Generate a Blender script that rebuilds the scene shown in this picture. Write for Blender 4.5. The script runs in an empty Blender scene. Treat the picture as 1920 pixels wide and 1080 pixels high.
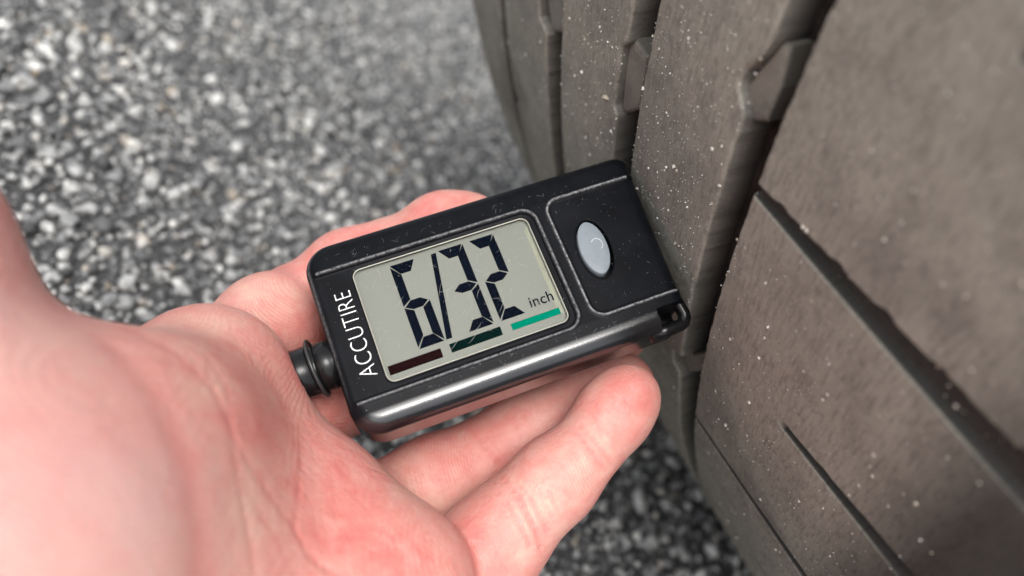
import bpy, bmesh, math, random
import numpy as np
from mathutils import Vector, Matrix

scene = bpy.context.scene
col = scene.collection
rng = np.random.default_rng(7)
random.seed(7)

# ------------------------------------------------------------------ camera, sky, sun, exposure
# M turns camera axes into world axes (z up, y along the tyre's axle, origin where the tyre meets the road)
M = np.array([[0.7632666426924384, -0.08277605379555733, -0.6407590475920324],
              [-0.4068522147309475, 0.708839546432829, -0.5762098339853495],
              [0.5018917288833682, 0.7004959830940761, 0.5073559600000056]])
CAM = np.array([-0.3683977444896043, -0.0718778207550719, 0.17846658298000895])
FPX = 1920 * 0.722
cam_data = bpy.data.cameras.new('camera')
cam_data.sensor_width = 36.0
cam_data.lens = 36.0 * 0.722
cam_data.clip_start = 0.004
cam_data.clip_end = 400
cam_data.dof.use_dof = True
cam_data.dof.focus_distance = 0.1285
cam_data.dof.aperture_fstop = 10.0
cam = bpy.data.objects.new('camera', cam_data)
col.objects.link(cam)
mw = Matrix(M.tolist()).to_4x4()
mw.translation = Vector(CAM)
cam.matrix_world = mw
scene.camera = cam

SUN_EL, SUN_AZ = math.radians(55), math.radians(218)   # azimuth measured from +x towards +y
sd = Vector((math.cos(SUN_EL) * math.cos(SUN_AZ), math.cos(SUN_EL) * math.sin(SUN_AZ), math.sin(SUN_EL)))
world = bpy.data.worlds.new('World')
scene.world = world
world.use_nodes = True
wn, wl = world.node_tree.nodes, world.node_tree.links
bg = wn['Background']
sky = wn.new('ShaderNodeTexSky')
sky.sky_type = 'NISHITA'
sky.sun_disc = False
sky.sun_elevation = SUN_EL
sky.sun_rotation = math.pi / 2 - SUN_AZ
sky.dust_density = 4.0
sky.air_density = 1.0
sky.ozone_density = 1.0
hs = wn.new('ShaderNodeHueSaturation')
hs.inputs['Saturation'].default_value = 0.22          # a white, hazy overcast sky
wl.new(sky.outputs[0], hs.inputs['Color'])
wl.new(hs.outputs[0], bg.inputs['Color'])
bg.inputs['Strength'].default_value = 0.15
sun_data = bpy.data.lights.new('sun', 'SUN')
sun_data.energy = 1.0
sun_data.angle = math.radians(25)
sun_data.color = (1.0, 0.97, 0.93)
sun = bpy.data.objects.new('sun', sun_data)
col.objects.link(sun)
sun.rotation_euler = sd.to_track_quat('Z', 'Y').to_euler()
scene.view_settings.view_transform = 'Standard'
scene.view_settings.look = 'None'
scene.view_settings.exposure = 0.85
scene.view_settings.gamma = 1

# ------------------------------------------------------------------ helpers
def cam2world(P):
    return np.asarray(P, float) @ M.T + CAM

def U(px, py, d):
    """photo pixel at a depth in mm -> point in camera axes, mm"""
    return np.array([(px - 960) / FPX * d, -(py - 540) / FPX * d, -float(d)])

def mesh_np(name, verts, faces, smooth=True):
    """verts (n,3), faces: list of int arrays (m,k)"""
    me = bpy.data.meshes.new(name)
    verts = np.ascontiguousarray(verts, dtype=np.float32)
    faces = [np.asarray(f, dtype=np.int32) for f in (faces if isinstance(faces, list) else [faces]) if len(f)]
    me.vertices.add(len(verts))
    me.vertices.foreach_set('co', verts.ravel())
    li = np.concatenate([f.ravel() for f in faces])
    sizes = np.concatenate([np.full(len(f), f.shape[1], np.int32) for f in faces])
    starts = np.concatenate([[0], np.cumsum(sizes)[:-1]]).astype(np.int32)
    me.loops.add(len(li))
    me.loops.foreach_set('vertex_index', li)
    me.polygons.add(len(sizes))
    me.polygons.foreach_set('loop_start', starts)
    me.polygons.foreach_set('use_smooth', np.full(len(sizes), smooth, dtype=bool))
    me.update(calc_edges=True)
    me.validate()
    return me

def put(name, me, mat=None, parent=None):
    o = bpy.data.objects.new(name, me)
    col.objects.link(o)
    if mat is not None:
        me.materials.append(mat)
    if parent is not None:
        o.parent = parent
    return o

def empty(name, loc=(0, 0, 0), mat=None):
    o = bpy.data.objects.new(name, None)
    o.empty_display_size = 0.01
    col.objects.link(o)
    if mat is not None:
        o.matrix_world = mat
    else:
        o.location = loc
    return o

def fattr(me, name, vals):
    a = me.attributes.new(name, 'FLOAT', 'POINT')
    a.data.foreach_set('value', np.ascontiguousarray(vals, dtype=np.float32))

def surface_nets(F, org, h):
    s = F < 0
    nx, ny, nz = F.shape
    cnt = np.zeros((nx - 1, ny - 1, nz - 1), np.uint8)
    for i in (0, 1):
        for j in (0, 1):
            for k in (0, 1):
                cnt += s[i:nx - 1 + i, j:ny - 1 + j, k:nz - 1 + k]
    act = np.argwhere((cnt > 0) & (cnt < 8))
    idx = -np.ones(cnt.shape, np.int32)
    idx[act[:, 0], act[:, 1], act[:, 2]] = np.arange(len(act))
    acc = np.zeros((len(act), 3)); n = np.zeros(len(act))
    cs = [(i, j, k) for i in (0, 1) for j in (0, 1) for k in (0, 1)]
    val = {c: F[act[:, 0] + c[0], act[:, 1] + c[1], act[:, 2] + c[2]] for c in cs}
    for c in cs:
        for ax in range(3):
            if c[ax] == 0:
                d = list(c); d[ax] = 1; d = tuple(d)
                a, b = val[c], val[d]
                m = (a < 0) != (b < 0)
                t = np.where(m, a / np.where(m, a - b, 1), 0)
                p = np.array(c, float)[None, :].repeat(len(act), 0)
                p[:, ax] += t
                acc[m] += p[m]; n[m] += 1
    V = np.array(org) + (act + acc / n[:, None]) * h
    faces = []
    for ax in range(3):
        a = [slice(None)] * 3; b = [slice(None)] * 3
        a[ax] = slice(0, -1); b[ax] = slice(1, None)
        sa, sb = s[tuple(a)], s[tuple(b)]
        e = np.argwhere(sa != sb)
        o1, o2 = [(1, 2), (2, 0), (0, 1)][ax]
        ok = (e[:, o1] > 0) & (e[:, o2] > 0) & (e[:, o1] < F.shape[o1] - 1) & (e[:, o2] < F.shape[o2] - 1)
        e = e[ok]
        q = []
        for (u, v) in ((-1, -1), (0, -1), (0, 0), (-1, 0)):
            g = e.copy(); g[:, o1] += u; g[:, o2] += v
            q.append(idx[g[:, 0], g[:, 1], g[:, 2]])
        q = np.stack(q, 1)
        flip = ~sa[e[:, 0], e[:, 1], e[:, 2]]
        q[flip] = q[flip][:, ::-1]
        faces.append(q)
    return V, np.concatenate(faces)

def tube(path, r, seg=12, closed=False):
    path = np.asarray(path, float); n = len(path)
    rr = np.full(n, r) if np.isscalar(r) else np.asarray(r, float)
    V = []; up = None
    for i in range(n):
        a = path[(i - 1) % n] if (closed or i > 0) else path[i]
        b = path[(i + 1) % n] if (closed or i < n - 1) else path[i]
        t = (b - a) / np.linalg.norm(b - a)
        if up is None:
            up = np.cross(t, [0.31, 0.2, 0.93]); up /= np.linalg.norm(up)
        up = up - (up @ t) * t; up /= np.linalg.norm(up)
        w = np.cross(t, up)
        for k in range(seg):
            g = 2 * math.pi * k / seg
            V.append(path[i] + rr[i] * (math.cos(g) * up + math.sin(g) * w))
    F = []
    for i in range(n if closed else n - 1):
        for k in range(seg):
            F.append((i * seg + k, i * seg + (k + 1) % seg, ((i + 1) % n) * seg + (k + 1) % seg, ((i + 1) % n) * seg + k))
    V = np.array(V); F = [np.array(F)]
    if not closed:
        F.append(np.array([list(range(seg))[::-1], [(n - 1) * seg + k for k in range(seg)]]))
    return V, F

# material helper: small wrapper round a node tree
class Mat:
    def __init__(s, name):
        s.m = bpy.data.materials.new(name)
        s.m.use_nodes = True
        s.n, s.l = s.m.node_tree.nodes, s.m.node_tree.links
        s.b = s.n['Principled BSDF']
        s.co = s.n.new('ShaderNodeTexCoord').outputs['Object']
    def set(s, **k):
        for a, v in k.items():
            s.b.inputs[a.replace('_', ' ')].default_value = v
    def link(s, a, b):
        s.l.new(a, b)
    def noise(s, scale, detail=3, rough=0.55, vec=None, dist=0.0):
        x = s.n.new('ShaderNodeTexNoise')
        x.inputs['Scale'].default_value = scale; x.inputs['Detail'].default_value = detail
        x.inputs['Roughness'].default_value = rough; x.inputs['Distortion'].default_value = dist
        s.l.new(vec or s.co, x.inputs['Vector'])
        return x.outputs['Fac']
    def voro(s, scale, feature='F1', vec=None):
        x = s.n.new('ShaderNodeTexVoronoi'); x.feature = feature
        x.inputs['Scale'].default_value = scale
        s.l.new(vec or s.co, x.inputs['Vector'])
        return x
    def ramp(s, fac, stops):
        r = s.n.new('ShaderNodeValToRGB')
        el = r.color_ramp.elements
        while len(el) < len(stops): el.new(0.5)
        for e, (p, c) in zip(el, stops):
            e.position = p
            e.color = (c, c, c, 1) if np.isscalar(c) else (*c, 1)
        s.l.new(fac, r.inputs['Fac'])
        return r.outputs['Color']
    def math(s, op, a, b=None, c=None):
        x = s.n.new('ShaderNodeMath'); x.operation = op
        for i, v in enumerate((a, b, c)):
            if v is None: continue
            if isinstance(v, (int, float)): x.inputs[i].default_value = v
            else: s.l.new(v, x.inputs[i])
        return x.outputs[0]
    def mix(s, fac, a, b, blend='MIX'):
        x = s.n.new('ShaderNodeMix'); x.data_type = 'RGBA'; x.blend_type = blend
        for i, v in ((0, fac), (6, a), (7, b)):
            if isinstance(v, (int, float)): x.inputs[i].default_value = v
            elif isinstance(v, tuple): x.inputs[i].default_value = (*v, 1)
            else: s.l.new(v, x.inputs[i])
        return x.outputs[2]
    def attr(s, name):
        x = s.n.new('ShaderNodeAttribute'); x.attribute_name = name
        return x.outputs['Fac']
    def bump(s, h, strength=0.3, dist=0.001, prev=None):
        x = s.n.new('ShaderNodeBump')
        x.inputs['Strength'].default_value = strength; x.inputs['Distance'].default_value = dist
        s.l.new(h, x.inputs['Height'])
        if prev is not None: s.l.new(prev, x.inputs['Normal'])
        s.l.new(x.outputs[0], s.b.inputs['Normal'])
        return x.outputs[0]

def flat_mat(name, color, rough=0.5, spec=0.5):
    k = Mat(name)
    n = k.noise(900, 2)
    c = k.mix(n, tuple(v * 0.88 for v in color), tuple(min(1, v * 1.1) for v in color))
    k.link(c, k.b.inputs['Base Color'])
    k.set(Roughness=rough, Specular_IOR_Level=spec)
    return k

# ------------------------------------------------------------------ ground: road sheet and its stones
def road_material():
    k = Mat('asphalt_binder')
    n = k.noise(160, 4); v = k.voro(230)
    c = k.mix(n, (0.03, 0.03, 0.031), (0.08, 0.08, 0.081))
    st = k.ramp(v.outputs['Distance'], [(0.2, 1.0), (0.55, 0.0)])
    cs = k.ramp(v.outputs['Color'], [(0.2, 0.05), (0.6, 0.22), (0.95, 0.45)])
    far = k.ramp(k.math('LENGTH' if False else 'ADD', n, 0.0), [(0.3, 0.5), (0.7, 1.0)])
    c2 = k.mix(k.math('MULTIPLY', st, 0.8), c, cs)
    k.link(c2, k.b.inputs['Base Color'])
    k.set(Roughness=0.8)
    k.bump(k.math('ADD', k.math('MULTIPLY', st, 0.6), n), 0.9, 0.003)
    return k.m

def stone_material(name, single):
    k = Mat(name)
    if single:
        oi = k.n.new('ShaderNodeObjectInfo'); r = oi.outputs['Random']
    else:
        r = k.attr('shade')
    c = k.ramp(r, [(0.0, (0.06, 0.061, 0.063)), (0.22, (0.17, 0.173, 0.175)), (0.5, (0.36, 0.363, 0.36)),
                   (0.72, (0.64, 0.64, 0.62)), (0.93, (0.88, 0.87, 0.83)), (0.985, (0.42, 0.34, 0.25)), (1.0, (0.6, 0.58, 0.52))])
    n = k.noise(1.7 if single else 420, 4)
    c = k.mix(k.ramp(n, [(0.34, 0.75), (0.56, 0.0)]), c, (0.05, 0.05, 0.052))
    k.link(c, k.b.inputs['Base Color'])
    k.set(Roughness=0.42, Specular_IOR_Level=0.6)
    k.bump(k.noise(3.5 if single else 900, 4, 0.65), 0.8, 0.0012)
    return k.m

R = 0.325; TZ = 0.322
bm = bmesh.new()
g = [-60, -6, -1.2] + list(np.linspace(-0.6, 0.7, 40)) + [1.4, 6, 60]
vs = [[bm.verts.new((x, y, 0.0006 * math.sin(x * 37 + y * 23))) for y in g] for x in g]
for i in range(len(g) - 1):
    for j in range(len(g) - 1):
        bm.faces.new((vs[i][j], vs[i + 1][j], vs[i + 1][j + 1], vs[i][j + 1]))
me = bpy.data.meshes.new('ground'); bm.to_mesh(me); bm.free()
ground = put('ground', me, road_material())
ground['kind'] = 'structure'
ground['label'] = 'rough dark grey asphalt with pale grey chippings under the tyre'

bm = bmesh.new(); bmesh.ops.create_icosphere(bm, subdivisions=2, radius=1.0)
ico2 = np.array([v.co[:] for v in bm.verts]); ico2f = np.array([[v.index for v in f.verts] for f in bm.faces]); bm.free()
bm = bmesh.new(); bmesh.ops.create_icosphere(bm, subdivisions=1, radius=1.0)
ico1 = np.array([v.co[:] for v in bm.verts]); ico1f = np.array([[v.index for v in f.verts] for f in bm.faces]); bm.free()

def stone_shape(base, seed):
    r = np.random.default_rng(seed)
    V = base.copy()
    for _ in range(7):                                    # knock flats off a ball: a crushed chipping
        n = r.normal(size=3); n /= np.linalg.norm(n)
        d = r.uniform(0.35, 0.8)
        over = np.maximum(0, V @ n - d)
        V = V - over[:, None] * n * 0.9
    V = V * np.array([1.0, r.uniform(0.55, 0.95), r.uniform(0.5, 0.9)])
    return V
shapes1 = [stone_shape(ico1, 100 + i) for i in range(24)]
def rotz_tilt(n, r):
    a = r.uniform(0, 2 * np.pi, n); b = r.normal(0, 0.35, n); c = r.normal(0, 0.35, n)
    ca, sa, cb, sb, cc, sc = np.cos(a), np.sin(a), np.cos(b), np.sin(b), np.cos(c), np.sin(c)
    Rm = np.zeros((n, 3, 3))
    Rm[:, 0, 0] = ca * cb; Rm[:, 0, 1] = ca * sb * sc - sa * cc; Rm[:, 0, 2] = ca * sb * cc + sa * sc
    Rm[:, 1, 0] = sa * cb; Rm[:, 1, 1] = sa * sb * sc + ca * cc; Rm[:, 1, 2] = sa * sb * cc - ca * sc
    Rm[:, 2, 0] = -sb; Rm[:, 2, 1] = cb * sc; Rm[:, 2, 2] = cb * cc
    return Rm
P = []; S = []
for step, (lo, hi), jit, zz in ((0.0050, (0.0018, 0.0040), 0.55, 0.0012), (0.0030, (0.0009, 0.0020), 0.6, 0.0009)):
    gx = np.arange(-0.47, 0.07, step); gy = np.arange(-0.14, 0.62, step)
    X, Y = np.meshgrid(gx, gy); X = X.ravel() + rng.uniform(-jit, jit, X.size) * step; Y = Y.ravel() + rng.uniform(-jit, jit, Y.size) * step
    keep = rng.random(X.size) < (0.93 if step > 0.004 else 0.85)
    X, Y = X[keep], Y[keep]
    r = lo + (hi - lo) * rng.random(X.size) ** 2.4
    P.append(np.stack([X, Y, rng.normal(zz, 0.0007, X.size)], 1)); S.append(r)
P = np.concatenate(P); S = np.concatenate(S)
# keep clear of the tyre's rubber
clear = (P[:, 0] ** 2 + (P[:, 2] + S - TZ) ** 2) > (R + 0.0005) ** 2
inw = (P[:, 1] > -0.085) & (P[:, 1] < 0.15)
keep = clear | ~inw
P, S = P[keep], S[keep]
# the 300 that show largest become stones of their own
cs_ = (P - CAM) @ M
vis = (cs_[:, 2] < 0)
px = 960 + FPX * cs_[:, 0] / -cs_[:, 2]; py = 540 - FPX * cs_[:, 1] / -cs_[:, 2]
inside = vis & (px > 0) & (px < 1920) & (py > 0) & (py < 1080)
hidden = ((py > 620 + 0 * px) & (px < 560)) | ((px > 560) & (px < 1230) & (py > 420) & (py < 800)) | (px > 900 + 0.53 * py) | ((py > 1080 - (px - 560) * .45) & (px < 1000) & (px > 520) & (py < 1000))
app = np.where(inside & ~hidden, S / -cs_[:, 2], 0)
top = np.argsort(-app)[:300]
is_top = np.zeros(len(P), bool); is_top[top] = True
rot = rotz_tilt(len(P), rng)
shade = rng.random(len(P))
variants = []
sm1 = stone_material('loose_chipping', True)
for i in range(14):
    me = mesh_np('stone', stone_shape(ico2, 500 + i), ico2f)
    me.materials.append(sm1); variants.append(me)
for n, i in enumerate(top):
    o = bpy.data.objects.new('stone', variants[n % 14]); col.objects.link(o); o.parent = ground
    m4 = Matrix(rot[i].tolist()).to_4x4() @ Matrix.Scale(S[i], 4)
    m4.translation = Vector(P[i]); o.matrix_local = m4
VV = []; FF = []; SH = []; off = 0
kind = rng.integers(0, 24, len(P))
for kx in range(24):
    ii = np.where((kind == kx) & ~is_top)[0]
    b = shapes1[kx]
    V = np.einsum('nij,vj->nvi', rot[ii], b) * S[ii][:, None, None] + P[ii][:, None, :]
    VV.append(V.reshape(-1, 3))
    FF.append((ico1f[None] + off + (np.arange(len(ii)) * len(b))[:, None, None]).reshape(-1, 3))
    SH.append(np.repeat(shade[ii], len(b))); off += len(ii) * len(b)
me = mesh_np('stone', np.concatenate(VV), np.concatenate(FF))
fattr(me, 'shade', np.concatenate(SH))
so = put('stone', me, stone_material('bedded_chippings', False), ground); so['kind'] = 'stuff'

# ------------------------------------------------------------------ tyre
WS1, WS0, RS = 0.127, -0.0635, 0.027
def prof(w):
    w = np.asarray(w, float)
    return R - (w + 0.0976) ** 2 / (2 * 2.15) - np.maximum(0, w - WS1) ** 2 / (2 * RS) - np.maximum(0, WS0 - w) ** 2 / (2 * RS)
def tp(th, w, r):
    th = np.radians(th)
    return np.stack([r * np.cos(th), w + 0 * r, TZ + r * np.sin(th)], -1)

def rubber(name, dusty):
    k = Mat(name)
    big = k.noise(38, 5, 0.62); mid = k.noise(140, 5, 0.65); fine = k.noise(1500, 3, 0.6)
    if dusty:
        c = k.mix(k.ramp(big, [(0.3, 0.0), (0.7, 1.0)]), (0.285, 0.270, 0.229), (0.35, 0.334, 0.286))
        c = k.mix(k.ramp(mid, [(0.34, 0.55), (0.52, 1.0)]), (0.16, 0.150, 0.130), c)
        c = k.mix(k.ramp(k.noise(55, 4, 0.6, dist=1.0), [(0.62, 0.0), (0.76, 0.4)]), c, (0.125, 0.121, 0.117))
        c = k.mix(k.ramp(fine, [(0.45, 0.0), (0.75, 0.5)]), c, (0.43, 0.39, 0.34))
        cx = k.n.new('ShaderNodeCombineXYZ'); k.link(k.attr('arc'), cx.inputs[0]); k.link(k.attr('lat'), cx.inputs[1])
        scuff = k.noise(1.0, 5, 0.7, vec=cx.outputs[0])
        c = k.mix(k.ramp(scuff, [(0.38, 0.0), (0.50, 1.0)]), k.mix(0.5, c, (0.12, 0.112, 0.10)), c)
        c = k.mix(k.ramp(scuff, [(0.60, 0.0), (0.74, 0.35)]), c, (0.45, 0.42, 0.36))
        c = k.mix(k.ramp(k.noise(26, 3, 0.5), [(0.55, 0.0), (0.68, 0.55)]), c, (0.12, 0.113, 0.104))
        wear_or_glint = k.attr('bare')
        c = k.mix(wear_or_glint, c, (0.026, 0.0255, 0.026))
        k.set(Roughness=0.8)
        k.link(k.math('MULTIPLY_ADD', wear_or_glint, -0.24, 0.28), k.b.inputs['Specular IOR Level'])
    else:
        c = k.mix(k.ramp(mid, [(0.35, 0.0), (0.7, 1.0)]), (0.014, 0.0125, 0.0115), (0.040, 0.035, 0.031))
        c = k.mix(k.ramp(fine, [(0.58, 0.0), (0.8, 0.5)]), c, (0.10, 0.088, 0.075))
        k.set(Roughness=0.7, Specular_IOR_Level=0.12)
    k.link(c, k.b.inputs['Base Color'])
    h = k.math('ADD', k.math('MULTIPLY', mid, 0.8), k.math('MULTIPLY', fine, 0.35))
    k.bump(h, 0.55, 0.0006)
    return k.m
M_DUST = rubber('dusty_worn_rubber', True)
M_RUB = rubber('dark_rubber', False)

tyre = empty('tyre', (0, 0.033, 0))
tyre['label'] = 'dusty grey brown worn car tyre with dark grooves standing on the asphalt'
tyre['category'] = 'tyre'
OFF = np.array([0, 0.033, 0])

def sstep(x, a, b):
    t = np.clip((x - a) / (b - a), 0, 1); return t * t * (3 - 2 * t)

# lateral sipes of the near shoulder rib: centre angle as function of w, half width (mm), depth (mm), start w
def wob(w, s): return 0.10 * np.sin(w * 900 + s) + 0.05 * np.sin(w * 2300 + 2 * s)
SIPES = []
def add_sipe(th0, slope, w_start, hw0, hw1, depth, seed, rag=0.0):
    SIPES.append((th0, slope, w_start, hw0, hw1, depth, seed, rag))
add_sipe(211.65, 2.0, -0.010, 1.0, 2.7, 1.7, 1.0, 0.45)
add_sipe(217.72, 22.0, -0.0365, 0.9, 2.8, 2.6, 2.0, 0.14)
add_sipe(223.75, 20.0, -0.010, 1.0, 1.9, 2.8, 3.0, 0.10)
add_sipe(229.25, 22.0, -0.036, 1.0, 1.8, 2.6, 4.0, 0.08)
add_sipe(205.55, 10.0, -0.0375, 0.8, 1.6, 2.8, 5.0, 0.15)
add_sipe(199.4, 10.0, -0.010, 0.8, 2.4, 3.2, 6.0, 0.2)
add_sipe(235.4, 20.0, -0.010, 0.42, 0.8, 2.4, 7.0, 0.1)
def sipe_depth(TH, Wm):
    d = np.zeros_like(TH)
    for th0, slope, ws, hw0, hw1, dep, sd_, rag in SIPES:
        run = np.clip((ws - Wm) / 0.05, 0, 1.3)
        cen = th0 + slope * (Wm + 0.03) + 0.0 * Wm
        ragged = rag * (np.sin(Wm * 640 + sd_ * 3) * 0.6 + np.sin(Wm * 1510 + sd_) * 0.4)
        hw = hw0 + (hw1 - hw0) * run
        s = (TH - cen) * math.pi / 180 * R * 1000
        dist = np.where(s < 0, -s - hw - np.maximum(0, ragged) * 1.6, s - hw)
        endd = (Wm - ws) * 1000 * 0.8
        dist = np.maximum(dist, endd)
        d = np.maximum(d, dep * (0.45 + 0.55 * sstep(run, 0.0, 0.35)) * (1 - sstep(dist, -0.22, 0.06)))
    return d * 0.001

MM2DEG = 180 / math.pi / (R * 1000)
def sipe_base(TH, Wm):
    d = np.zeros_like(TH)
    for th0, slope, ws, hw0, hw1, dep, sd_, rag in SIPES:
        run = np.clip((ws - Wm) / 0.05, 0, 1.3)
        dist = np.abs(TH - th0) / MM2DEG - (hw0 + hw1) / 2
        dist = np.maximum(dist, (Wm - ws) * 1000 * 0.6)
        d = np.maximum(d, dep * (0.45 + 0.55 * sstep(run, 0.0, 0.35)) * (1 - sstep(dist, -0.45, 0.14)))
    return d * 0.001

def notch(th, a, b, depth, ramp_in=0.35, skew=0.0):
    """bite out of a rib's edge between angles a and b, mm"""
    t = np.clip((th - a) / (b - a), 0, 1)
    env = sstep(th, a, a + ramp_in) * (1 - sstep(th, b - ramp_in * 0.5, b))
    return depth * 0.001 * env * ((1 - skew) + skew * t)

dense = [np.arange(197, 246, 0.11)]
for s_ in SIPES:
    hb_ = (s_[3] + s_[4]) / 2 * MM2DEG
    for e_ in (s_[0] - hb_, s_[0] + hb_):
        sg = -1 if e_ < s_[0] else 1
        dense.append(np.sort(e_ + sg * np.array([-0.7, -0.52, -0.45, -0.37, -0.30, -0.22, -0.15, -0.08, -0.02, 0.05, 0.11, 0.2, 0.4]) * MM2DEG))
    dense.append(np.arange(s_[0] - 1.4, s_[0] + 1.4, 0.07))
TH_FINE = np.unique(np.round(np.concatenate(dense + [np.arange(0, 197, 1.5), np.arange(246, 360.1, 1.5)]), 3))
TH_FINE[-1] = 360.0
TH_MED = np.unique(np.round(np.concatenate([np.arange(197, 262, 0.12), np.arange(0, 197, 1.5), np.arange(262, 360.1, 1.5)]), 3)); TH_MED[-1] = 360.0

def rib(wa, wb, TH, dw, lo_notch=None, hi_notch=None, sipes=False, seed=0):
    n = max(8, int((wb - wa) / dw))
    s = np.linspace(0, 1, n)
    e = 0.0009 / (wb - wa)
    s = np.unique(np.concatenate([s, [e * 0.25, e * 0.55, e, 1 - e, 1 - e * 0.55, 1 - e * 0.25]]))
    lo = wa + 0 * TH; hi = wb + 0 * TH
    if lo_notch is not None: lo = lo + lo_notch(TH)
    if hi_notch is not None: hi = hi - hi_notch(TH)
    rr = np.random.default_rng(seed)
    chip = 0.00007 * np.interp(TH, np.linspace(0, 360, 1500), rr.normal(size=1500))    # slightly chewed edges
    lo = lo + chip; hi = hi - chip
    Wm = lo[:, None] + (hi - lo)[:, None] * s[None, :]
    T2 = TH[:, None] + 0 * Wm
    if sipes:                                             # rows of the mesh run along the edges of the sipes
        T2 = T2.copy()
        for j in range(Wm.shape[1]):
            wv = float(Wm[:, j].mean()); xp = [0.0]; fp = [0.0]
            for th0, slope, ws_, hw0, hw1, dep, sd_, rag in sorted(SIPES):
                hb = (hw0 + hw1) / 2 * MM2DEG
                run = min(max((ws_ - wv) / 0.05, 0.0), 1.3)
                hw = (hw0 + (hw1 - hw0) * run) * MM2DEG
                rg = max(0.0, rag * (math.sin(wv * 640 + sd_ * 3) * 0.6 + math.sin(wv * 1510 + sd_) * 0.4)) * MM2DEG * 1.5
                sl = slope * (wv + 0.03)
                xp += [th0 - 1.7, th0 - hb, th0 + hb, th0 + 1.7]; fp += [th0 - 1.7 + sl, th0 - hw - rg + sl, th0 + hw + sl, th0 + 1.7 + sl]
            T2[:, j] = np.interp(TH, xp + [360.0], fp + [360.0])
    rad = prof(Wm)
    ed = np.minimum(Wm - lo[:, None], hi[:, None] - Wm)
    rad = rad - 0.0006 * (1 - np.clip(ed / 0.0007, 0, 1)) ** 2
    if sipes: dd = sipe_base(TH[:, None] + 0 * Wm, Wm); rad = rad - dd
    top = tp(T2, Wm, rad)
    L0 = tp(T2[:, :1], Wm[:, :1] - 0.0006, prof(Wm[:, :1]) - 0.0058)
    H0 = tp(T2[:, -1:], Wm[:, -1:] + 0.0006, prof(Wm[:, -1:]) - 0.0058)
    G = np.concatenate([L0, top, H0], 1)
    nt, nw = G.shape[:2]
    ii = np.arange(nt * nw).reshape(nt, nw)
    F = np.stack([ii[:-1, :-1], ii[1:, :-1], ii[1:, 1:], ii[:-1, 1:]], -1).reshape(-1, 4)
    F = F[:, ::-1]
    wz = np.concatenate([Wm[:, :1], Wm, Wm[:, -1:]], 1)
    V = G.reshape(-1, 3) - OFF
    me = mesh_np('tread_rib', V, F)
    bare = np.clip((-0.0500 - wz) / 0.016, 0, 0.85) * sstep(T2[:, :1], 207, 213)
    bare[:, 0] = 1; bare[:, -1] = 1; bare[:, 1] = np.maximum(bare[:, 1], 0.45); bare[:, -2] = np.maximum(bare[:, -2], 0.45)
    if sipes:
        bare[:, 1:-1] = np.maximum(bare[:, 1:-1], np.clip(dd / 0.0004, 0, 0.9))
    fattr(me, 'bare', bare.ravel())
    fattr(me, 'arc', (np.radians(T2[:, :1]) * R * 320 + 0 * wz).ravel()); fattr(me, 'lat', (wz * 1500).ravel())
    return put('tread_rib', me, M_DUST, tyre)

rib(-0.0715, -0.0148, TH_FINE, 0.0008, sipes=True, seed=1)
rib(-0.0083, 0.0180, TH_MED, 0.0010, lo_notch=lambda t: notch(t, 208.1, 210.4, 3.6, 1.5, 0.35) + notch(t, 221.4, 222.75, 3.2), seed=2)
rib(0.0253, 0.0528, TH_MED, 0.0012, lo_notch=lambda t: notch(t, 211.75, 214.55, 1.5), seed=3)
rib(0.0613, 0.0915, TH_MED, 0.0015, lo_notch=lambda t: notch(t, 212.9, 215.2, 4.2, 0.5, -0.3), hi_notch=lambda t: notch(t, 221.6, 222.7, 3.0, 0.5), seed=4)
rib(0.0968, 0.1330, TH_MED, 0.0015, seed=5)

# groove floors (one ring) and sidewalls
TH = np.unique(np.concatenate([np.arange(195, 265, 0.25), np.arange(0, 361, 1.5)])); TH[-1] = 360
ws = np.linspace(-0.0715, 0.1330, 60)
G = tp(TH[:, None] + 0 * ws[None], ws[None] + 0 * TH[:, None], prof(ws)[None] - 0.0056 + 0 * TH[:, None]) - OFF
nt, nw = G.shape[:2]; ii = np.arange(nt * nw).reshape(nt, nw)
put('groove_floor', mesh_np('groove_floor', G.reshape(-1, 3), np.stack([ii[:-1, 1:], ii[1:, 1:], ii[1:, :-1], ii[:-1, :-1]], -1).reshape(-1, 4)), M_RUB, tyre)
for sgn in (-1, 1):
    if sgn < 0: pw = [(-0.0712, -0.0015), (-0.0760, -0.0075), (-0.082, -0.018), (-0.088, -0.036), (-0.089, -0.058), (-0.084, -0.080), (-0.074, -0.100), (-0.064, -0.108)]
    else: pw = [(0.1328, -0.0015), (0.1378, -0.0075), (0.146, -0.018), (0.153, -0.036), (0.155, -0.058), (0.150, -0.080), (0.140, -0.100), (0.130, -0.108)]
    pw = [(pw[0][0], -0.007)] + pw
    TH2 = np.arange(0, 361, 1.0)
    pr = np.array(pw); r0 = prof(pr[1, 0])
    rr = r0 + pr[:, 1]
    G = tp(TH2[:, None] + 0 * rr[None], pr[None, :, 0] + 0 * TH2[:, None], rr[None] + 0 * TH2[:, None]) - OFF
    nt, nw = G.shape[:2]; ii = np.arange(nt * nw).reshape(nt, nw)
    F = np.stack([ii[:-1, :-1], ii[1:, :-1], ii[1:, 1:], ii[:-1, 1:]], -1).reshape(-1, 4)
    if sgn > 0: F = F[:, ::-1]
    put('sidewall', mesh_np('sidewall', G.reshape(-1, 3), F), M_RUB, tyre)

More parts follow.
